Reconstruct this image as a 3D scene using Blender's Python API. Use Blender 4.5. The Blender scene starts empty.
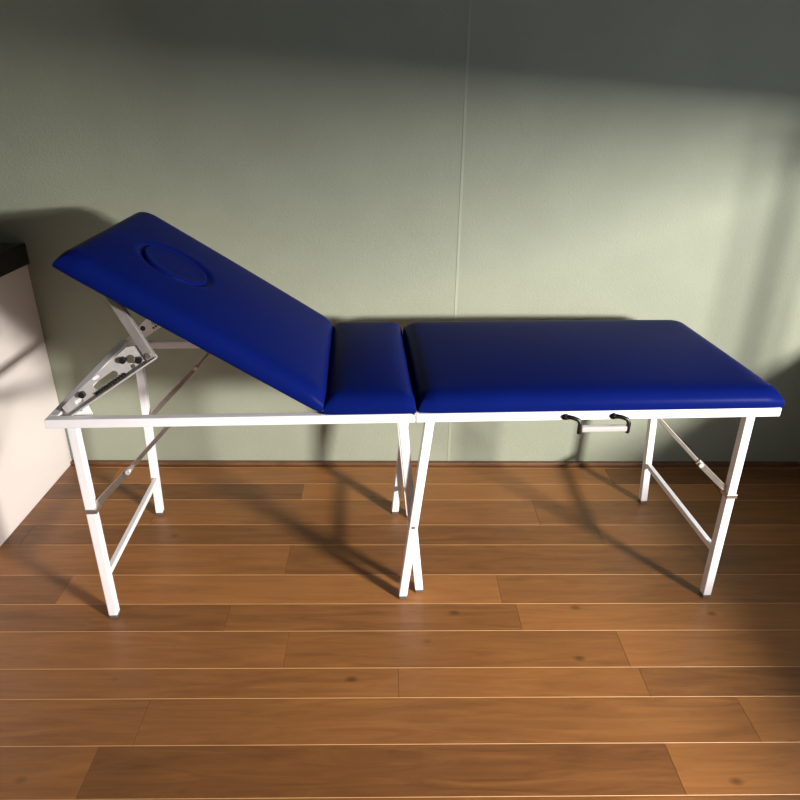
import bpy, bmesh, math, random
from mathutils import Vector, Matrix
random.seed(7)
SC = bpy.context.scene
COL = SC.collection

# ------------------------------------------------------------------ camera
cam_d = bpy.data.cameras.new('camera')
cam_d.sensor_width = 36.0
cam_d.lens = 658.835 * 36.0 / 800.0
cam_d.clip_start = 0.02
cam = bpy.data.objects.new('camera', cam_d)
COL.objects.link(cam)
pitch, yaw_c, roll = math.radians(24.8624), math.radians(1.1366), math.radians(-0.697)
F = Vector((math.sin(yaw_c)*math.cos(pitch), math.cos(yaw_c)*math.cos(pitch), -math.sin(pitch)))
Rv = Vector((math.cos(yaw_c), -math.sin(yaw_c), 0))
Dv = F.cross(Rv)
R2 = math.cos(roll)*Rv + math.sin(roll)*Dv
D2 = -math.sin(roll)*Rv + math.cos(roll)*Dv
M = Matrix((R2, -D2, -F)).transposed().to_4x4()
M.translation = Vector((0, 0, 1.4))
cam.matrix_world = M
SC.camera = cam

# ------------------------------------------------------------------ world, light, exposure
SC.view_settings.view_transform = 'Standard'
SC.view_settings.look = 'None'
SC.view_settings.gamma = 1.0
SC.view_settings.use_curve_mapping = False
SC.view_settings.exposure = 0.0
w = bpy.data.worlds.new('sky')
SC.world = w
w.use_nodes = True
wn = w.node_tree.nodes
wn['Background'].inputs[0].default_value = (0.75, 0.85, 1.0, 1)
wn['Background'].inputs[1].default_value = 3.0

def area(name, loc, target, sx, sy, power, color):
    l = bpy.data.lights.new(name, 'AREA')
    l.shape = 'RECTANGLE'; l.size = sx; l.size_y = sy
    l.energy = power; l.color = color
    o = bpy.data.objects.new(name, l)
    COL.objects.link(o)
    o.location = loc
    o.rotation_euler = (Vector(target) - Vector(loc)).to_track_quat('-Z', 'Y').to_euler()
    return o
# low daylight coming through the window in the right-hand wall
area('window_daylight', (2.95, -1.0, 1.46), (-3.0, 0.1, 0.5), 0.60, 0.30, 465, (1.0, 0.95, 0.88))

# ------------------------------------------------------------------ helpers
def link_mesh(name, bm, mats, parent=None, smooth=False, bevel=0.0, segs=2):
    bmesh.ops.recalc_face_normals(bm, faces=bm.faces[:])
    me = bpy.data.meshes.new(name)
    bm.to_mesh(me); bm.free()
    if not isinstance(mats, (list, tuple)): mats = [mats]
    for m in mats: me.materials.append(m)
    if smooth:
        for p in me.polygons: p.use_smooth = True
    o = bpy.data.objects.new(name, me)
    COL.objects.link(o)
    if parent: o.parent = parent
    if bevel > 0:
        b = o.modifiers.new('bevel', 'BEVEL'); b.width = bevel; b.segments = segs
        b.limit_method = 'ANGLE'; b.angle_limit = math.radians(40)
    return o

def box(bm, a, b, mi=0):
    x0, y0, z0 = a; x1, y1, z1 = b
    v = [bm.verts.new(p) for p in ((x0,y0,z0),(x1,y0,z0),(x1,y1,z0),(x0,y1,z0),
                                   (x0,y0,z1),(x1,y0,z1),(x1,y1,z1),(x0,y1,z1))]
    for f in ((0,3,2,1),(4,5,6,7),(0,1,5,4),(1,2,6,5),(2,3,7,6),(3,0,4,7)):
        fc = bm.faces.new([v[i] for i in f]); fc.material_index = mi
    return v

def bar(bm, p, q, wx, wy, ref=(0, 1, 0), flat_ends=False):
    """rectangular tube from p to q; wy measured along ref, wx across; flat_ends cuts both ends horizontally"""
    p, q = Vector(p), Vector(q)
    d = (q - p).normalized()
    n = Vector(ref); n = (n - d*n.dot(d)).normalized()
    s = d.cross(n).normalized()
    vs = []
    for c in (p, q):
        for a, b in ((-1,-1),(1,-1),(1,1),(-1,1)):
            off = s*a*wx/2 + n*b*wy/2
            if flat_ends: off = off - d*(off.z/d.z)
            vs.append(bm.verts.new(c + off))
    for f in ((3,2,1,0),(4,5,6,7),(0,1,5,4),(1,2,6,5),(2,3,7,6),(3,0,4,7)):
        bm.faces.new([vs[i] for i in f])

def tube(bm, pts, r, n=14, caps=True):
    pts = [Vector(p) for p in pts]
    rings = []
    prev = None
    for i, p in enumerate(pts):
        t = (pts[min(i+1, len(pts)-1)] - pts[max(i-1, 0)]).normalized()
        if prev is None:
            u = t.orthogonal().normalized()
        else:
            u = (prev - t*prev.dot(t)).normalized()
        prev = u
        v = t.cross(u)
        rings.append([bm.verts.new(p + r*(math.cos(2*math.pi*k/n)*u + math.sin(2*math.pi*k/n)*v)) for k in range(n)])
    for a, b in zip(rings, rings[1:]):
        for k in range(n):
            bm.faces.new((a[k], a[(k+1) % n], b[(k+1) % n], b[k]))
    if caps:
        bm.faces.new(rings[0][::-1]); bm.faces.new(rings[-1])

def cyl(bm, c, axis, r, h, n=16):
    a = Vector(axis).normalized()
    tube(bm, [Vector(c) - a*h/2, Vector(c) + a*h/2], r, n)

def tag(o, label, cat, group=None):
    o['label'] = label; o['category'] = cat
    if group: o['group'] = group
    return o

def struct(name, bm, m, **k):
    o = link_mesh(name, bm, m, **k); o['kind'] = 'structure'
    return o

# ------------------------------------------------------------------ materials
def newmat(name):
    m = bpy.data.materials.new(name); m.use_nodes = True
    nt = m.node_tree
    return m, nt, nt.nodes['Principled BSDF']

def N(nt, kind, **props):
    n = nt.nodes.new(kind)
    for k, v in props.items(): setattr(n, k, v)
    return n

def plain(name, col, rough=0.5, metal=0.0, var=0.06, scale=12.0, bump=0.0, bscale=200.0, coat=0.0, spec=0.5):
    m, nt, b = newmat(name)
    tc = N(nt, 'ShaderNodeTexCoord')
    no = N(nt, 'ShaderNodeTexNoise'); no.inputs['Scale'].default_value = scale; no.inputs['Detail'].default_value = 4
    nt.links.new(tc.outputs['Object'], no.inputs['Vector'])
    rp = N(nt, 'ShaderNodeValToRGB')
    rp.color_ramp.elements[0].position = 0.3; rp.color_ramp.elements[1].position = 0.7
    rp.color_ramp.elements[0].color = tuple(c*(1-var) for c in col) + (1,)
    rp.color_ramp.elements[1].color = tuple(min(1, c*(1+var)) for c in col) + (1,)
    nt.links.new(no.outputs['Fac'], rp.inputs['Fac'])
    nt.links.new(rp.outputs['Color'], b.inputs['Base Color'])
    b.inputs['Roughness'].default_value = rough
    b.inputs['Metallic'].default_value = metal
    b.inputs['Coat Weight'].default_value = coat
    b.inputs['Specular IOR Level'].default_value = spec
    if bump > 0:
        n2 = N(nt, 'ShaderNodeTexNoise'); n2.inputs['Scale'].default_value = bscale; n2.inputs['Detail'].default_value = 3
        nt.links.new(tc.outputs['Object'], n2.inputs['Vector'])
        bp = N(nt, 'ShaderNodeBump'); bp.inputs['Strength'].default_value = bump; bp.inputs['Distance'].default_value = 0.002
        nt.links.new(n2.outputs['Fac'], bp.inputs['Height'])
        nt.links.new(bp.outputs['Normal'], b.inputs['Normal'])
    return m

M_WALL = plain('green_woven_wallcovering', (0.335, 0.362, 0.280), 0.85, var=0.035, scale=5.0, bump=0.6, bscale=190.0)
M_SEAM = plain('wallcovering_seam', (0.39, 0.42, 0.325), 0.8, var=0.03)
M_OTHER = plain('plain_wall_paint', (0.46, 0.48, 0.47), 0.9, var=0.03)
M_CEIL = plain('ceiling_paint', (0.55, 0.54, 0.50), 0.9, var=0.02)
M_VINYL = plain('royal_blue_vinyl', (0.0028, 0.0085, 0.104), 0.32, var=0.05, scale=9.0, bump=0.06, bscale=420.0, spec=0.012)
M_STEEL = plain('white_powder_coat', (0.85, 0.83, 0.87), 0.35, var=0.015)
M_ZINC = plain('zinc_plated_steel', (0.52, 0.46, 0.42), 0.34, metal=0.85, var=0.12, scale=60)
M_CHROME = plain('bright_steel', (0.80, 0.78, 0.78), 0.3, metal=0.45, var=0.08, scale=50)
M_BLACK = plain('black_plastic', (0.012, 0.012, 0.012), 0.4, var=0.1)
M_LEVER = plain('dull_steel_lever', (0.40, 0.37, 0.365), 0.35, metal=0.5, var=0.1, scale=50)
M_RUBBER = plain('grey_foot_plastic', (0.10, 0.10, 0.10), 0.6, var=0.1)
M_GRIP = plain('pale_grip', (0.45, 0.41, 0.40), 0.4, var=0.04)
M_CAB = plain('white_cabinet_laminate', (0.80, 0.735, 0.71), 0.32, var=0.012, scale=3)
M_STONE = plain('black_worktop', (0.010, 0.011, 0.010), 0.28, var=0.3, scale=80)
M_WIN = plain('white_window_paint', (0.7, 0.7, 0.68), 0.5, var=0.02)
M_BASE = plain('brown_wood_trim', (0.16, 0.075, 0.035), 0.5, var=0.2, scale=15)

def wood(name, dark, light, rough):
    m, nt, b = newmat(name)
    tc = N(nt, 'ShaderNodeTexCoord')
    at = N(nt, 'ShaderNodeAttribute', attribute_name='plank')
    # shift the grain per plank
    cmb = N(nt, 'ShaderNodeCombineXYZ')
    mul = N(nt, 'ShaderNodeMath', operation='MULTIPLY'); mul.inputs[1].default_value = 37.0
    nt.links.new(at.outputs['Fac'], mul.inputs[0])
    nt.links.new(mul.outputs[0], cmb.inputs['X']); nt.links.new(mul.outputs[0], cmb.inputs['Z'])
    add = N(nt, 'ShaderNodeVectorMath', operation='ADD')
    nt.links.new(tc.outputs['Object'], add.inputs[0]); nt.links.new(cmb.outputs[0], add.inputs[1])
    mp = N(nt, 'ShaderNodeMapping'); mp.inputs['Scale'].default_value = (1.6, 16.0, 1.0)
    nt.links.new(add.outputs[0], mp.inputs['Vector'])
    g = N(nt, 'ShaderNodeTexNoise'); g.inputs['Scale'].default_value = 2.2; g.inputs['Detail'].default_value = 7
    g.inputs['Roughness'].default_value = 0.62; g.inputs['Distortion'].default_value = 1.1
    nt.links.new(mp.outputs[0], g.inputs['Vector'])
    # knots
    vo = N(nt, 'ShaderNodeTexVoronoi'); vo.inputs['Scale'].default_value = 5.4
    mp2 = N(nt, 'ShaderNodeMapping'); mp2.inputs['Scale'].default_value = (0.75, 1.25, 1.0)
    nt.links.new(add.outputs[0], mp2.inputs['Vector']); nt.links.new(mp2.outputs[0], vo.inputs['Vector'])
    kr = N(nt, 'ShaderNodeValToRGB')
    kr.color_ramp.elements[0].position = 0.03; kr.color_ramp.elements[0].color = (0.25, 0.25, 0.25, 1)
    kr.color_ramp.elements[1].position = 0.09; kr.color_ramp.elements[1].color = (1, 1, 1, 1)
    nt.links.new(vo.outputs['Distance'], kr.inputs['Fac'])
    # mix grain and plank tone
    s1 = N(nt, 'ShaderNodeMath', operation='MULTIPLY'); s1.inputs[1].default_value = 0.6
    nt.links.new(g.outputs['Fac'], s1.inputs[0])
    s2 = N(nt, 'ShaderNodeMath', operation='MULTIPLY_ADD'); s2.inputs[1].default_value = 0.5
    nt.links.new(at.outputs['Fac'], s2.inputs[0]); nt.links.new(s1.outputs[0], s2.inputs[2])
    rp = N(nt, 'ShaderNodeValToRGB')
    rp.color_ramp.elements[0].position = 0.28; rp.color_ramp.elements[0].color = dark + (1,)
    rp.color_ramp.elements[1].position = 0.8; rp.color_ramp.elements[1].color = light + (1,)
    nt.links.new(s2.outputs[0], rp.inputs['Fac'])
    mx = N(nt, 'ShaderNodeMix', data_type='RGBA', blend_type='MULTIPLY'); mx.inputs['Factor'].default_value = 0.75
    nt.links.new(rp.outputs['Color'], mx.inputs[6]); nt.links.new(kr.outputs['Color'], mx.inputs[7])
    nt.links.new(mx.outputs[2], b.inputs['Base Color'])
    b.inputs['Roughness'].default_value = rough
    bp = N(nt, 'ShaderNodeBump'); bp.inputs['Strength'].default_value = 0.12; bp.inputs['Distance'].default_value = 0.002
    nt.links.new(g.outputs['Fac'], bp.inputs['Height']); nt.links.new(bp.outputs['Normal'], b.inputs['Normal'])
    return m
M_WOOD = wood('oiled_oak_planks', (0.110, 0.042, 0.0125), (0.362, 0.149, 0.043), 0.40)
M_SEAM_GLINT = plain('plank_edge_glint', (0.55, 0.30, 0.12), 0.5, var=0.1)  # seam highlight painted as a lighter colour on the front chamfers

# ------------------------------------------------------------------ setting
WY = 2.392
XL, XR, YF, ZC = -3.0, 1.9, -1.9, 2.5

def build_floor():
    seams = [2.352, 2.229, 2.115, 1.955, 1.839, 1.684, 1.551, 1.440, 1.305, 1.208, 1.075, 0.945, 0.82, 0.70]
    while seams[-1] > YF: seams.append(seams[-1] - random.choice((0.11, 0.13, 0.15)))
    edges = [WY + 0.02] + seams
    joints = {2: [-0.33, 1.3], 1: [-1.1, 0.9], 3: [-0.85, 0.55], 4: [-1.25, 0.75], 5: [-0.33, 1.05], 6: [-1.0, 0.35],
              7: [-0.47, 0.39], 8: [-0.28, 0.66], 9: [0.03, 0.68], 10: [-0.6, 0.9]}
    tones = {(2, 1): 0.95, (2, 0): 0.25, (7, 0): 0.35, (7, 1): 0.45, (7, 2): 0.75, (8, 0): 0.6, (8, 1): 0.5, (8, 2): 0.7,
             (9, 0): 0.55, (9, 1): 0.6, (6, 1): 0.85, (5, 1): 0.4, (5, 0): 0.65}
    bm = bmesh.new()
    lay = bm.faces.layers.float.new('plank')
    cz = 0.0016     # chamfer
    for i in range(len(edges) - 1):
        y1, y0 = edges[i], edges[i+1]
        xs = [XL] + joints.get(i, [random.uniform(-2, -0.6), random.uniform(0.0, 1.4)]) + [XR]
        for j in range(len(xs) - 1):
            t = tones.get((i, j), random.uniform(0.2, 0.85))
            x0, x1 = xs[j], xs[j+1]
            top = [bm.verts.new(p) for p in ((x0+.0006, y0+cz, 0), (x1-.0006, y0+cz, 0), (x1-.0006, y1-cz*.4, 0), (x0+.0006, y1-cz*.4, 0))]
            bot = [bm.verts.new(p) for p in ((x0, y0, -.0014), (x1, y0, -.0014), (x1, y1, -.0014), (x0, y1, -.0014))]
            low = [bm.verts.new((v.co.x, v.co.y, -.02)) for v in bot]
            f = bm.faces.new(top); f[lay] = t
            for k in range(4):
                f = bm.faces.new((bot[k], bot[(k+1) % 4], top[(k+1) % 4], top[k])); f[lay] = t
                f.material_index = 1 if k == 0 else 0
                f = bm.faces.new((low[k], low[(k+1) % 4], bot[(k+1) % 4], bot[k])); f[lay] = t
            f = bm.faces.new(low[::-1]); f[lay] = t
    return struct('floor', bm, [M_WOOD, M_SEAM_GLINT])
build_floor()

bm = bmesh.new(); box(bm, (XL, WY, -.02), (XR, WY+.12, ZC)); struct('wall_back', bm, M_WALL)
bm = bmesh.new(); box(bm, (XL-.12, YF-.12, -.02), (XL, WY+.12, ZC)); struct('wall_left', bm, M_OTHER)
bm = bmesh.new(); box(bm, (XL, YF-.12, -.02), (XR, YF, ZC)); struct('wall_front', bm, M_OTHER)
bm = bmesh.new(); box(bm, (XL-.12, YF-.12, ZC), (XR+.12, WY+.12, ZC+.1)); struct('ceiling', bm, M_CEIL)
# right-hand wall with a wide window opening (outside the picture, the light comes through it)
WA, WB, SILL, HEAD = -0.55, 1.78, 0.71, 1.366
bm = bmesh.new()
for a, b in (((XR, YF-.12, -.02), (XR+.1, WA, ZC)), ((XR, WB, -.02), (XR+.1, WY+.12, ZC)),
             ((XR, WA, -.02), (XR+.1, WB, SILL)), ((XR, WA, HEAD+.16), (XR+.3, WB, ZC)), ((XR+.26, WA, HEAD), (XR+.3, WB, HEAD+.16))):  # deep header and outer lip added to soften the shade on the upper wall
    box(bm, a, b)
struct('wall_right', bm, M_OTHER)
bm = bmesh.new()
for y in (1.138, 1.29):
    box(bm, (XR+.03, y-.006, SILL), (XR+.06, y+.006, HEAD+.16))
box(bm, (XR+.03, 1.08, 1.300), (XR+.06, WB, 1.314))
struct('window_1', bm, M_WIN)
bm = bmesh.new(); box(bm, (XL, WY-.022, 0), (XR, WY, .013)); struct('baseboard_back', bm, M_BASE, bevel=.003)
bm = bmesh.new(); box(bm, (.2485, WY-.0012, .013), (.2575, WY, ZC)); struct('trim_1', bm, M_SEAM)

# ------------------------------------------------------------------ kitchen unit at the left
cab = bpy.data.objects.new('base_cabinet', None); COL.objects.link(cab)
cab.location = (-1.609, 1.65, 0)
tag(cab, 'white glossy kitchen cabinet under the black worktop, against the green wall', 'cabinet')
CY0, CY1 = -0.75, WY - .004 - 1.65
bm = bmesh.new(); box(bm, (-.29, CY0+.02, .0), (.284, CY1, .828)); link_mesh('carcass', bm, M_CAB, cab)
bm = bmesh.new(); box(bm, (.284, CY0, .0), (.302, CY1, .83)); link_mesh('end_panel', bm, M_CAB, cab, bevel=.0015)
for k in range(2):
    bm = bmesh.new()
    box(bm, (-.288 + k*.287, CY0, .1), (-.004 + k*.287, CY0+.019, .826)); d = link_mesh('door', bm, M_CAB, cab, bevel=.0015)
    bm = bmesh.new()
    x = -.03 + k*.06
    tube(bm, [(x, CY0, .60), (x, CY0-.03, .60), (x, CY0-.03, .76), (x, CY0, .76)], .005, 10)
    link_mesh('handle', bm, M_CHROME, d, smooth=True)
bm = bmesh.new()
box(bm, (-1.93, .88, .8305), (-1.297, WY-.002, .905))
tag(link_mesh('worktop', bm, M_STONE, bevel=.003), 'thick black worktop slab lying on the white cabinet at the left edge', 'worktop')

# ------------------------------------------------------------------ treatment table
root = bpy.data.objects.new('treatment_table', None); COL.objects.link(root)
root.location = (-.86533, 1.50517, 0); root.rotation_euler = (0, 0, .044565)
tag(root, 'folding three-section treatment table with blue padded top and white steel legs', 'treatment table')
L, W, Z, T = 1.933, .605, .642, .025
WF = .526      # the rear feet stand a little further in than the rear rail
UM = .939

def add(name, bm, m, parent=root, **k): return link_mesh(name, bm, m, parent, **k)

# two halves of the folding frame
for a, b in ((-.007, UM-.0012), (UM+.0012, L)):
    bm = bmesh.new()
    for v in (T/2, W-T/2): bar(bm, (a, v, Z-T/2), (b, v, Z-T/2), T, T)
    ends = (a+T/2, b-T/2)
    for u in ends: bar(bm, (u, T, Z-T/2), (u, W-T, Z-T/2), T, T, ref=(1, 0, 0))
    add('frame', bm, M_STEEL, bevel=.0025)
for v in (.004, W-.004):
    bm = bmesh.new(); cyl(bm, (UM, v, Z+.001), (0, 1, 0), .0045, .014, 12); add('hinge', bm, M_CHROME)

# legs with their end caps
def leg(pb, pt, ref=(0, 1, 0)):
    bm = bmesh.new()
    bar(bm, (pb[0], pb[1], .010), pt, T, T, ref, flat_ends=True)
    o = add('leg', bm, M_STEEL, bevel=.0025)
    bm = bmesh.new()
    box(bm, (pb[0]-.0118, pb[1]-.0118, 0), (pb[0]+.0118, pb[1]+.0118, .012))
    link_mesh('foot_cap', bm, M_RUBBER, o, bevel=.002)
    return o
ZT = Z - T
leg((.064, -.003), (.057, T/2, ZT))
leg((1.852, .000), (1.852, T/2, ZT))
leg((.057, WF-.008), (.051, W-.026, ZT))
leg((1.862, WF-.008), (1.853, W-.026, ZT))
for s in (1, -1):       # crossed pairs in the middle
    c = lambda v: v if s == 1 else W - v
    k = 0 if s == 1 else WF - W
    leg((.915, c(.038)+k), (.977, c(.0145)+k*.2, ZT))
    leg((.967, c(.064)+k), (.906, c(.041)+k*.2, ZT))
    bm = bmesh.new()
    cyl(bm, (.9415, c(.0408)+k*.56, .272), (0, 1, 0), .0045, .0555, 14)
    add('pivot_bolt', bm, M_ZINC)

# cross tubes between the end legs
bm = bmesh.new(); bar(bm, (.066, .015, .150), (.062, WF-.012, .145), .016, .018, (0, 0, 1)); add('stretcher', bm, M_STEEL, bevel=.002)
bm = bmesh.new(); bar(bm, (1.850, .015, .168), (1.858, WF-.012, .160), .016, .018, (0, 0, 1)); add('stretcher', bm, M_STEEL, bevel=.002)
bm = bmesh.new(); bar(bm, (.955, .07, .12), (.955, WF-.07, .12), .014, .016, (0, 0, 1)); add('stretcher', bm, M_STEEL, bevel=.002)

# folding leg stays: two flat links and a joint
def stay(leg_p, rail_p, frac, out):
    a, b = Vector(leg_p), Vector(rail_p)
    j = a.lerp(b, frac); j.z -= .004
    d = (b - a).normalized()
    bm = bmesh.new(); bar(bm, a - d*.008, j + d*.012, .017, .005); lo = add('folding_stay', bm, M_ZINC, bevel=.001)
    bm = bmesh.new(); bar(bm, j + Vector((0, out*.005, 0)) - d*.012, b + Vector((0, out*.005, 0)), .011, .004)
    link_mesh('upper_link', bm, M_ZINC, lo, bevel=.001)
    bm = bmesh.new(); cyl(bm, j, (0, 1, 0), .007, .020, 14); link_mesh('rivet', bm, M_CHROME, lo)
    # clip round the leg
    bm = bmesh.new()
    bar(bm, a + Vector((0, -.0205*out, -.002)), a + Vector((0, .0165*out, -.002)), .013, .030, (1, 0, 0))
    link_mesh('leg_clip', bm, M_ZINC, lo, bevel=.001)
    return lo
stay((.064, .010, .370), (.305, .014, .622), .46, 1)
stay((1.852, .012, .368), (1.590, .014, .622), .40, 1)
stay((.062, WF+.014, .375), (.305, W-.014, .622), .72, -1)
stay((1.857, WF+.014, .370), (1.625, W-.014, .622), .42, -1)

# ---- upholstered pads
PA, PB, PC = .072, .043, .011      # rounded edge: reach inwards, height; crown of the middle
def edge_z(d):
    return .009 + PB*math.sqrt(max(0.0, 1-math.exp(-max(0.0, d)/.019)))
def grid_lines(h):
    ds = [0.0] + [PA*(1-math.cos(math.radians(90*k/16))) for k in range(1, 17)]
    pos = [h - d for d in ds]
    n = max(2, int(pos[-1]*2/.0075))
    mid = [pos[-1] - 2*pos[-1]*k/n for k in range(1, n)]
    return pos + mid + [-p for p in pos[::-1]]
def pad(name, lx, ly, r, parent, oval=None):
    """upholstered pad: lower face on local z=0, centred on the local origin"""
    a, b = lx/2, ly/2
    xs, ys = grid_lines(a), grid_lines(b)
    def pos(x, y):
        d = min(a-abs(x), b-abs(y))
        z = edge_z(d) + PC*max(0, 1-(x/a)**2)*max(0, 1-(y/b)**2)
        sx, sy = abs(x)-(a-r), abs(y)-(b-r)
        X, Y = x, y
        if sx > 0 and sy > 0:
            f = max(sx, sy)/math.hypot(sx, sy)
            wgt = .25 + .75*min(1, d/.015)
            f = 1 + (f-1)*wgt
            X = math.copysign(a-r+sx*f, x); Y = math.copysign(b-r+sy*f, y)
        if oval:
            cx, cy, ra, rb, dep = oval
            e = math.hypot((X-cx)/ra, (Y-cy)/rb)
            if e < 1.16:
                t = min(1, (1.16-e)/.16); z -= dep*t*t*(3-2*t)
        return X, Y, z
    bm = bmesh.new()
    g = [[bm.verts.new(pos(x, y)) for y in ys] for x in xs]
    nx, ny = len(xs), len(ys)
    for p in range(nx-1):
        for q in range(ny-1):
            bm.faces.new((g[p][q], g[p+1][q], g[p+1][q+1], g[p][q+1]))
    loop = [g[p][0] for p in range(nx)] + [g[-1][q] for q in range(1, ny)] + \
           [g[p][-1] for p in range(nx-2, -1, -1)] + [g[0][q] for q in range(ny-2, 0, -1)]
    prev = loop
    for ins, z in ((.0004, .005), (.002, .0015), (.006, 0)):
        cur = [bm.verts.new((v.co.x*(1-ins/a), v.co.y*(1-ins/b), z)) for v in loop]
        for k in range(len(loop)):
            bm.faces.new((prev[k], prev[(k+1) % len(loop)], cur[(k+1) % len(loop)], cur[k]))
        prev = cur
    bm.faces.new(prev)
    return link_mesh(name, bm, M_VINYL, parent, smooth=True)

V0, V1 = -.004, .651
VC, PW = (V0+V1)/2, V1-V0
p = pad('leg_pad', 1.941-.9425, PW, .058, root); p.location = ((1.941+.9425)/2, VC, Z+.0015)
p = pad('seat_pad', .9415-.697, PW, .034, root); p.location = ((.9415+.697)/2, VC, Z+.0015)
# tilted headrest: local +x runs down towards the hinge
TH = math.radians(32.8); HL = .721
hd = pad('back_pad', HL, PW, .058, root, oval=(-.150, -.040, .094, .100, .009))
ax = Vector((math.cos(TH), 0, -math.sin(TH))); nz = Vector((math.sin(TH), 0, math.cos(TH)))
h0 = Vector((.6945, VC, Z+.0030))
hd.location = h0 - ax*HL/2
hd.rotation_euler = (0, TH, 0)
# oval plug in the breathing hole
bm = bmesh.new(); rings = []
for f, z in ((1.0, .0440), (1.008, .0540), (.99, .0585), (.955, .0602), (.91, .0598), (.85, .0588), (.6, .0590), (.3, .0592)):
    rings.append([bm.verts.new((-.150 + .089*f*math.cos(2*math.pi*k/72), -.040 + .095*f*math.sin(2*math.pi*k/72), z)) for k in range(72)])
for a_, b_ in zip(rings, rings[1:]):
    for k in range(72): bm.faces.new((a_[k], a_[(k+1) % 72], b_[(k+1) % 72], b_[k]))
bm.faces.new(rings[-1]); bm.faces.new(rings[0][::-1])
link_mesh('face_plug', bm, M_VINYL, hd, smooth=True)
# slim board and hinge bar below the headrest
for v in (-.20, .20):
    bm = bmesh.new(); box(bm, (-.30, v-.012, -.012), (.335, v+.012, -.0002)); link_mesh('support_batten', bm, M_STEEL, hd, bevel=.002)

# ---- ratchet stays that hold up the headrest: lower lever, elbow, upper lever
def plate(bm, outer, holes, y0, y1):
    ed = []
    for lp in [outer] + holes:
        vs = [bm.verts.new((x, y0, z)) for x, z in lp]
        ed += [bm.edges.new((vs[i], vs[(i+1) % len(vs)])) for i in range(len(vs))]
    r = bmesh.ops.triangle_fill(bm, edges=ed, use_beauty=True)
    fs = [f for f in r['geom'] if isinstance(f, bmesh.types.BMFace)]
    ex = bmesh.ops.extrude_face_region(bm, geom=fs)
    for v in ex['geom']:
        if isinstance(v, bmesh.types.BMVert): v.co.y = y1

def slot(c, d, ln, r, n=8):
    c, d = Vector(c), Vector(d).normalized(); s = Vector((-d.y, d.x)); pts = []
    for e, st in ((1, -90), (-1, 90)):
        for k in range(n+1):
            a_ = math.radians(st + 180*k/n)
            q = c + d*e*ln/2 + r*(math.cos(a_)*d + math.sin(a_)*s)
            pts.append((q.x, q.y))
    return pts

def ratchet(v, s):
    base, elbow, top = Vector((.050, .655)), Vector((.268, .802)), Vector((.196, .962))
    d = (elbow - base).normalized(); n = Vector((-d.y, d.x))
    # lower lever: tapering perforated plate with a folded lip and a row of teeth
    o = [base - n*.012 - d*.02, elbow - n*.014 + d*.012, elbow + n*.030 + d*.004, elbow + n*.046 - d*.035,
         base + n*.030 + d*.07, base + n*.016 - d*.018]
    ln = (elbow-base).length
    holes = [slot(base + d*.030 + n*.004, d, .012, .006), slot(base + d*.125 + n*.010, d, .062, .0085),
             slot(base + d*.215 + n*.018, d, .006, .010), slot(base + d*.10 + n*.028 + d*.01, d, .014, .004),
             slot(base + d*.195 - n*.001 + d*.012, d, .003, .006)]
    bm = bmesh.new()
    plate(bm, [(q.x, q.y) for q in o], holes, v, v + s*.003)
    e0, e1 = base - n*.013 - d*.02, elbow - n*.015 + d*.012
    bar(bm, (e0.x, v - s*.006, e0.y), (e1.x, v - s*.006, e1.y), .004, .016)
    lo = add('ratchet_stay', bm, M_CHROME)
    bm = bmesh.new()
    for k in range(11):
        q = base + d*(.082 + k*.0095) - n*.004
        box(bm, (q.x-.0028, v - .005, q.y-.0028), (q.x+.0028, v + .005, q.y+.0028))
    link_mesh('tooth_row', bm, M_BLACK, lo)
    for q in (base + d*.052 + n*.014, elbow - d*.062 + n*.026, elbow - d*.030 + n*.004):
        bm = bmesh.new(); cyl(bm, (q.x, v - s*.003, q.y), (0, 1, 0), .0085, .016, 14)
        link_mesh('spring_clip', bm, M_BLACK, lo, bevel=.001)
    # upper lever, a folded channel
    d2 = (top - elbow).normalized(); n2 = Vector((-d2.y, d2.x))
    bm = bmesh.new()
    a_, b_ = elbow - d2*.010, top
    bar(bm, (a_.x, v - s*.006, a_.y), (b_.x, v - s*.006, b_.y), .023, .004)
    for e in (-1, 1):
        f_, g_ = a_ + n2*e*.0105, b_ + n2*e*.0105
        bar(bm, (f_.x, v - s*.0, f_.y), (g_.x, v - s*.0, g_.y), .003, .014)
    up = link_mesh('upper_lever', bm, M_LEVER, lo, bevel=.0008)
    bm = bmesh.new(); cyl(bm, (elbow.x, v - s*.004, elbow.y), (0, 1, 0), .007, .018, 16); link_mesh('rivet', bm, M_ZINC, lo, bevel=.001)
    # foot screwed to the end of the frame
    bm = bmesh.new()
    plate(bm, [(.026, Z-.008), (.098, Z-.008), (.092, Z+.016), (.070, Z+.040), (.050, Z+.034)], [slot((.064, Z+.006), (1, 0), .012, .004)], v + s*.004, v + s*.007)
    link_mesh('mounting_foot', bm, M_STEEL, lo)
ratchet(.040, 1)
ratchet(W-.040, -1)

# ---- carrying handle on the front rail
hroot = None
bm = bmesh.new()
box(bm, (1.375, -.031, .594), (1.500, -.014, .611))
grip = add('carry_handle', bm, M_GRIP, bevel=.005, segs=3)
for u, e in ((1.372, -1), (1.503, 1)):
    bm = bmesh.new()
    pts = [(u - .034 , .0, .628), (u - .030, -.012, .633), (u-.018, -.022, .634), (u-.006, -.026, .630), (u+.000, -.025, .618), (u, -.024, .590)]
    tube(bm, pts, .0058, 10)
    cyl(bm, (u-.034, -.001, .628), (0, 1, 0), .009, .004, 14)
    link_mesh('handle_mount', bm, M_BLACK, grip, smooth=True)
